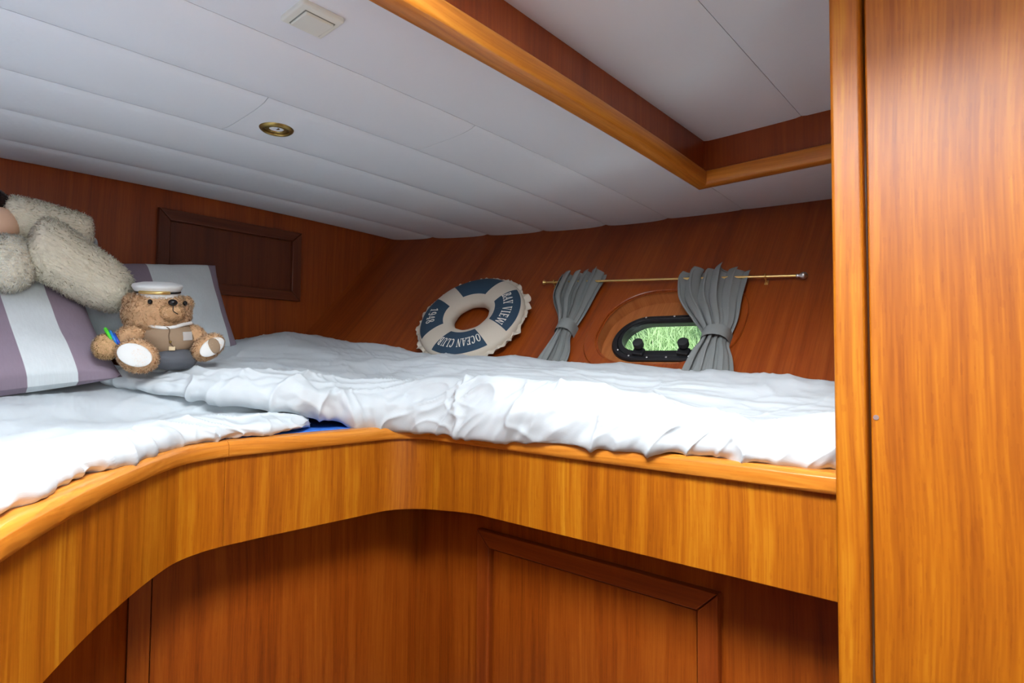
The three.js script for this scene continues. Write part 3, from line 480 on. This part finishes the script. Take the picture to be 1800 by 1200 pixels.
{ // teddy bear in a captain's cap
  const K = 0.00169, L = (px, py, d = 0) => [(px - 285) * K, (645 - py) * K, d];
  const g = group('teddy_bear', [0.585, -0.018, -1.88], -0.3); g.scale.x = 0.87; tag(g, 'seated tan teddy bear in a white captain cap and brown waistcoat', 'teddy bear');
  const tan = [0.86, 0.57, 0.33], base = new THREE.MeshStandardMaterial({ color: new THREE.Color().setRGB(0.78, 0.5, 0.28), roughness: 1 });
  const white = cloth(0.8, 0.8, 0.78), brown = cloth(0.32, 0.22, 0.14), grey = cloth(0.1, 0.105, 0.12), blackM = new THREE.MeshStandardMaterial({ color: 0x0c0a0a, roughness: 0.25 });
  const e = K; // metres per step
  const head = furry('head', blob(57 * e, 41 * e, 44 * e, { at: L(276, 552, 0.0), lump: 0.03, seed: 11 }), base, g, 13000, 0.012, 0.002, tan, 81, 0.1);
  furry('muzzle', blob(24 * e, 17 * e, 20 * e, { at: L(299, 551, 0.054), lump: 0.02, seed: 12 }), base, head, 3500, 0.008, 0.0018, [0.62, 0.37, 0.18], 82, 0.1);
  part('nose', blob(8 * e, 5.5 * e, 5 * e, { at: L(301, 536, 0.09), lump: 0 }), blackM, head);
  part('eye', new THREE.SphereGeometry(4.2 * e, 16, 12).translate(...L(264, 536, 0.078)), blackM, head);
  part('eye', new THREE.SphereGeometry(4.2 * e, 16, 12).translate(...L(322, 534, 0.048)), blackM, head);
  part('mouth', new THREE.TubeGeometry(new THREE.CatmullRomCurve3([L(302, 541, 0.096), L(302, 550, 0.098), L(310, 555, 0.092)].map((q) => V(...q))), 12, 0.0013, 6), blackM, head);
  for (const [x, y, d] of [[232, 534, 0.01], [325, 532, -0.01]]) furry('ear', blob(12 * e, 12 * e, 8 * e, { at: L(x, y, d), lump: 0.02, seed: 13 }), base, head, 1500, 0.01, 0.0018, tan, 83 + x, 0.1);
  // cap
  const cap = group('tmp'); scene.remove(cap); taken.delete('tmp'); cap.name = 'cap'; cap.position.set(...L(276, 522, 0.0)); cap.rotation.set(0.16, 0, 0.04); g.add(cap);
  const lathe = (a) => new THREE.LatheGeometry(a.map((q) => new THREE.Vector2(...q)), 48);
  part('band', lathe([[0.058, -0.008], [0.0635, -0.006], [0.065, 0.006], [0.063, 0.014], [0.058, 0.014]]), white, cap);
  part('crown', lathe([[0.06, 0.012], [0.066, 0.016], [0.073, 0.026], [0.074, 0.031], [0.07, 0.036], [0.045, 0.041], [0.0, 0.043]]), white, cap);
  part('black_braid', new THREE.TorusGeometry(0.0655, 0.0028, 8, 64).rotateX(Math.PI / 2).translate(0, 0.013, 0), blackM, cap);
  part('gold_braid', new THREE.TorusGeometry(0.068, 0.0045, 8, 40, 1.35).rotateX(Math.PI / 2).rotateY(-2.15 + 3.05 - 1.95).translate(0, 0.014, 0), M.brass, cap);
  // clothes
  const vest = part('waistcoat', blob(52 * e, 35 * e, 42 * e, { at: L(293, 594, 0.0), lump: 0.03, seed: 14 }), brown, g);
  part('lapel_edge', new THREE.TubeGeometry(new THREE.CatmullRomCurve3([L(287, 574, 0.062), L(297, 580, 0.069), L(296, 592, 0.073), L(300, 604, 0.071), L(309, 613, 0.062)].map((q) => V(...q))), 30, 0.0016, 6), cloth(0.16, 0.1, 0.06), vest);
  for (const [x, y, d] of [[299, 601, 0.0725]]) part('button', new THREE.SphereGeometry(0.004, 10, 8).translate(...L(x, y, d)), M.oldBrass, vest);
  part('collar', new THREE.TubeGeometry(new THREE.CatmullRomCurve3([L(242, 568, 0.02), L(258, 573, 0.05), L(280, 577, 0.062), L(298, 577, 0.06), L(318, 571, 0.048), L(334, 566, 0.015)].map((q) => V(...q))), 40, 0.0055, 8), white, g);
  part('name_tag', new RoundedBoxGeometry(19 * e, 15 * e, 0.004, 2, 0.0018).rotateY(0.55).rotateZ(0.1).translate(...L(328, 590, 0.052)), cloth(0.5, 0.48, 0.46), g);
  part('buckle', new RoundedBoxGeometry(11 * e, 7 * e, 0.005, 2, 0.002).translate(...L(302, 612, 0.066)), cloth(0.7, 0.55, 0.35), g);
  part('trousers', blob(44 * e, 20 * e, 40 * e, { at: L(305, 629, 0.01), lump: 0.05, seed: 15 }), grey, g);
  furry('arm', blob(30 * e, 17 * e, 17 * e, { rz: 0.5, at: L(232, 594, 0.03), lump: 0.03, seed: 16 }), base, g, 3500, 0.011, 0.002, tan, 91, 0.1);
  furry('paw', blob(21 * e, 19 * e, 18 * e, { at: L(197, 611, 0.05), lump: 0.04, seed: 17 }), base, g, 2600, 0.009, 0.0018, [0.62, 0.4, 0.18], 92, 0.1);
  for (const [x, y, c] of [[203, 590, 0x4fd12a], [210, 594, 0x1f7fd0], [216, 598, 0x1340b0]]) part('bracelet', new THREE.TorusGeometry(15.5 * e, 0.0048, 8, 28).rotateY(Math.PI / 2).rotateZ(0.55).translate(...L(x, y + 5, 0.042)), new THREE.MeshStandardMaterial({ color: c, roughness: 0.4 }), g);
  furry('arm', blob(25 * e, 15 * e, 15 * e, { rz: -0.85, at: L(347, 592, 0.01), lump: 0.03, seed: 18 }), base, g, 3000, 0.011, 0.002, tan, 93, 0.1);
  const foot = furry('foot', blob(33 * e, 25 * e, 20 * e, { rz: -0.28, at: L(247, 625, 0.075), lump: 0.03, seed: 19 }), base, g, 4500, 0.011, 0.002, tan, 94, 0.1);
  part('sole', blob(28 * e, 18 * e, 5 * e, { rz: -0.28, at: L(243, 624, 0.105), lump: 0 }), white, foot);
  const f2 = furry('foot', blob(30 * e, 19 * e, 20 * e, { rz: 0.5, at: L(364, 608, 0.04), lump: 0.03, seed: 20 }), base, g, 4000, 0.011, 0.002, tan, 95, 0.1);
  part('sole', blob(25 * e, 14 * e, 6 * e, { rz: 0.52, ry: 0.25, at: L(371, 608, 0.066), lump: 0 }), white, f2);
  part('sole_patch', blob(11 * e, 14 * e, 5 * e, { rz: 0.52, ry: 0.25, at: L(374, 606, 0.0705), lump: 0 }), brown, f2);
}
// ------------------------------------------------------------------ life-ring cushion
{
  const R = 0.224, cv = document.createElement('canvas'); cv.width = cv.height = 1024; const c = cv.getContext('2d'), k = 1024 / (2 * 0.25);
  c.fillStyle = '#cfc4b4'; c.fillRect(0, 0, 1024, 1024); c.translate(512, 512);
  const rad = (d) => d * Math.PI / 180;
  for (const a of [0, 90, 180, 270]) { c.fillStyle = '#2b4256'; c.beginPath(); c.arc(0, 0, 0.213 * k, rad(a - 33), rad(a + 33)); c.arc(0, 0, 0.11 * k, rad(a + 27), rad(a - 27), true); c.closePath(); c.fill(); }
  c.fillStyle = '#e6dfd2'; c.textAlign = 'center'; c.textBaseline = 'middle';
  const arc = (txt, mid, r, inward, q = 0.5) => { c.font = 'bold 108px serif'; const sg = inward ? -1 : 1, w = [...txt].map((ch) => (ch === ' ' ? 42 : c.measureText(ch).width + 8) * q), tot = w.reduce((x, y) => x + y, 0); let at = -tot / 2;
    [...txt].forEach((ch, i) => { const a = rad(mid) + sg * (at + w[i] / 2) / (r * k); at += w[i]; c.save(); c.translate(Math.cos(a) * r * k, Math.sin(a) * r * k); c.rotate(a + sg * Math.PI / 2); c.scale(q, 1); c.fillText(ch, 0, 0); c.restore(); }); };
  arc('BAY VIEW', 0, 0.165, false, 0.58); arc('OCEAN CLUB', 90, 0.168, false, 0.46); arc('1948', 180, 0.165, true, 0.66);
  const tex = new THREE.CanvasTexture(cv); tex.colorSpace = THREE.SRGBColorSpace;
  const z = -1.665, y = 0.155, ctr = hull(y, z, 0.042), n = V(-1, LEAN, hullSlope(z)).normalize(), tx = V(hullSlope(z), 0, 1); tx.addScaledVector(n, -tx.dot(n)).normalize(); const up = V().crossVectors(n, tx);
  const g = group('life_ring_cushion'); tag(g, 'navy and cream life-ring cushion lettered BAY VIEW OCEAN CLUB', 'cushion');
  const roll = 0.1, ex = tx.clone().multiplyScalar(Math.cos(roll)).addScaledVector(up, Math.sin(roll)), ey = up.clone().multiplyScalar(Math.cos(roll)).addScaledVector(tx, -Math.sin(roll));
  g.matrixAutoUpdate = true; g.quaternion.setFromRotationMatrix(new THREE.Matrix4().makeBasis(ex, ey, n)); g.position.copy(ctr);
  const rc = (R + 0.076) / 2, rt = (R - 0.076) / 2;
  const body = quads(120, 40, (u, v) => { const a = u * Math.PI * 2, b = v * Math.PI * 2, rr = rc + Math.cos(b) * rt * (1 + 0.012 * Math.sin(a * 9 + 1)), zz = Math.sign(Math.sin(b)) * Math.abs(Math.sin(b)) ** 0.8 * 0.04 * (1 + 0.04 * nz(a * 2, 3, 9)), x = Math.cos(a) * rr, yy = Math.sin(a) * rr; return [x, yy, zz, x / 0.5 + 0.5, yy / 0.5 + 0.5]; }, true, true);
  part('cover', body, cloth(1, 1, 1, { map: tex }), g);
  const fr = quads(360, 4, (u, v) => { const a = u * Math.PI * 2, w = 0.024 * (0.55 + 0.75 * vn(u * 60, 1, 60, 4, 31)) * (0.8 + 0.4 * vn(u * 180, 2, 180, 4, 32)), r = R - 0.006 + w * v, zz = 0.007 * v * nz(u * 90, v * 2, 33) + 0.004 * Math.sin(u * 220); return [Math.cos(a) * r, Math.sin(a) * r, zz]; });
  part('frayed_hem', fr, cloth(0.62, 0.55, 0.46), g);
}
// ------------------------------------------------------------------ curtain rod and curtains
const rodA = V(1.853, 0.335, -1.458), rodB = V(1.987, 0.291, -0.545);
{
  const g = group('curtain_rod'); tag(g, 'thin brass curtain rod above the porthole', 'curtain rod');
  const bar = (a, b, r) => { const d = b.clone().sub(a), c = new THREE.CylinderGeometry(r, r, d.length(), 16); c.applyQuaternion(new THREE.Quaternion().setFromUnitVectors(V(0, 1, 0), d.clone().normalize())); const m = a.clone().lerp(b, 0.5); c.translate(m.x, m.y, m.z); return c; };
  part('rod', bar(rodA, rodB, 0.0045), M.brass, g);
  const dir = rodB.clone().sub(rodA).normalize(), q = new THREE.Quaternion().setFromUnitVectors(V(0, 1, 0), dir), qn = new THREE.Quaternion().setFromUnitVectors(V(0, 1, 0), dir.clone().negate());
  const fin = (o) => { const l = new THREE.LatheGeometry([[0, 0], [0.006, 0], [0.0065, 0.004], [0.005, 0.008], [0.009, 0.014], [0.0115, 0.02], [0.0105, 0.027], [0.005, 0.033], [0, 0.034]].map((a) => new THREE.Vector2(a[0], a[1] * o)), 20); return l; };
  part('finial', fin(1).applyQuaternion(q).translate(rodB.x, rodB.y, rodB.z), M.steel, g);
  part('finial', fin(0.45).applyQuaternion(qn).translate(rodA.x, rodA.y, rodA.z), M.brass, g);
  for (const t of [0.04, 0.9]) { const c = rodA.clone().lerp(rodB, t), b = group('tmp'); scene.remove(b); taken.delete('tmp'); b.name = 'bracket'; g.add(b);
    part('ring', new THREE.TorusGeometry(0.0075, 0.0025, 8, 20).rotateY(Math.PI / 2).rotateY(-1.42).translate(c.x, c.y, c.z), M.brass, b);
    const h = hull(c.y - 0.02, c.z, 0.001); part('arm', bar(c, h, 0.003), M.brass, b); part('foot', new RoundedBoxGeometry(0.006, 0.018, 0.012, 2, 0.0015).rotateZ(-0.73).translate(h.x, h.y, h.z), M.brass, b); }
}
function curtain(label, rows, pleats, seed, band) { // rows: [y, zLeft, zRight, offset, pleat depth]
  const S = spline(rows.map(kv(['y', 'a', 'b', 'o', 'd'])), ['y', 'a', 'b', 'o', 'd']);
  const g = group('curtain'); tag(g, label, 'curtain');
  const pt = (u, v, extra = 0) => { const q = S(v), k = u * pleats, w = (0.5 + 0.5 * Math.cos(k * Math.PI * 2 + 1.9 * nz(u * 3, v * 1.2, seed))) * (0.65 + 0.35 * nz(u * 5, v * 2 + 7, seed + 5)), z = lerp(q.a, q.b, u + 0.35 / pleats * Math.sin(k * Math.PI * 4 + 1) * 0.6) + 0.002 * nz(u * 9, v * 6, seed + 1), round = Math.sqrt(Math.max(0, 1 - (2 * u - 1) ** 2)); return hull(q.y + (v < 0.05 ? 0.006 * nz(u * pleats * 2, 3, seed + 2) : 0), z, q.o * (0.25 + 0.75 * round) + q.d * 1.3 * w + extra); };
  part('drape', quads(pleats * 20, 90, (u, v) => { const p = pt(u, v); return [p.x, p.y, p.z, u * 0.6, v * 0.4]; }), M.curtain, g);
  const [v0, v1] = band; // tieback wrapped round the gathers
  part('tieback', quads(40, 14, (u, v) => { const vv = lerp(v0, v1, v), qm = S((v0 + v1) / 2), q = { ...S(vv), a: qm.a, b: qm.b }, a = Math.PI * u, e = 0.003, z = lerp(q.a - e, q.b + e, 0.5 - 0.5 * Math.cos(a)), o = -0.004 + (q.o + q.d + 0.012) * Math.sin(a) ** 0.5 + 0.002 * Math.sin(v * Math.PI); const p = hull(q.y, z, o); return [p.x, p.y, p.z, u * 0.15, v * 0.05]; }), M.curtain, g);
  return g;
}
curtain('grey tied-back curtain beside the life-ring cushion', [[0.343, -1.405, -1.225, 0.026, 0.03], [0.315, -1.405, -1.222, 0.026, 0.03], [0.245, -1.388, -1.228, 0.02, 0.03], [0.17, -1.325, -1.225, 0.03, 0.024], [0.115, -1.292, -1.23, 0.034, 0.016], [0.085, -1.288, -1.228, 0.034, 0.016], [0.03, -1.3, -1.2, 0.03, 0.02], [-0.03, -1.32, -1.19, 0.022, 0.02]], 5, 41, [0.52, 0.66]);
curtain('grey tied-back curtain half covering the porthole', [[0.312, -0.92, -0.7, 0.026, 0.03], [0.285, -0.925, -0.7, 0.026, 0.032], [0.21, -0.895, -0.695, 0.024, 0.03], [0.13, -0.82, -0.682, 0.034, 0.026], [0.08, -0.77, -0.685, 0.036, 0.018], [0.05, -0.768, -0.682, 0.036, 0.018], [0.01, -0.785, -0.66, 0.036, 0.02], [-0.05, -0.8, -0.64, 0.025, 0.02]], 5, 47, [0.54, 0.68]);

// ------------------------------------------------------------------ grassy bank outside the porthole
{
  const bankY = (x, z) => -1.4 + (x - 3.0) * 0.62 + 0.12 * nz(x * 0.9, z * 0.9, 55) + 0.3 * nz(x * 0.3 + 4, z * 0.25, 56);
  const g = group('grass_bank'); tag(g, 'sunny green grassy bank seen through the porthole', 'bank');
  const gm = new THREE.MeshStandardMaterial({ roughness: 1, map: dataTex(256, 256, (u, v) => mix3([52, 84, 40], [120, 160, 84], vn(u * 60, v * 60, 60, 60, 12) * 0.6 + vn(u * 12, v * 12, 12, 12, 13) * 0.4), true) });
  part('soil', quads(60, 80, (u, v) => { const x = lerp(2.9, 9, u), z = lerp(3, -11, v); return [x, bankY(x, z), z, x * 0.4, z * 0.4]; }), gm, g);
  const r = rng(77), blade = new THREE.BufferGeometry(); blade.setAttribute('position', new THREE.Float32BufferAttribute([-0.5, 0, 0, 0.5, 0, 0, 0.35, 0.5, 0.1, -0.5, 0, 0, 0.35, 0.5, 0.1, -0.35, 0.5, 0.1, -0.35, 0.5, 0.1, 0.35, 0.5, 0.1, 0, 1, 0.35], 3)); blade.computeVertexNormals();
  const N = 60000, im = new THREE.InstancedMesh(blade, new THREE.MeshStandardMaterial({ color: 0xffffff, roughness: 0.8, side: THREE.DoubleSide }), N), m = new THREE.Matrix4(), qq = new THREE.Quaternion(), col = new THREE.Color();
  for (let i = 0; i < N; i++) { const x = 3.2 + 4.2 * r(), z = -6.5 + 8 * r(), h = 0.05 + 0.16 * r() * (0.6 + vn(x * 2, z * 2, 512, 512, 90)); qq.setFromEuler(new THREE.Euler(1.6 * (r() - 0.5), r() * 6.283, 1.6 * (r() - 0.5))); m.compose(V(x, bankY(x, z) - 0.01, z), qq, V(0.007 + 0.009 * r(), h, h)); im.setMatrixAt(i, m); const t = clamp(r() * 0.5 + 1.0 * vn(x * 4, z * 4, 512, 512, 91) - 0.25, 0, 1); col.setRGB(lerp(0.05, 0.56, t), lerp(0.12, 0.72, t), lerp(0.05, 0.36, t)); im.setColorAt(i, col); }
  im.name = 'grass'; im.castShadow = im.receiveShadow = true; im.userData = { kind: 'stuff' }; g.add(im);
}
renderer.render(scene, camera);
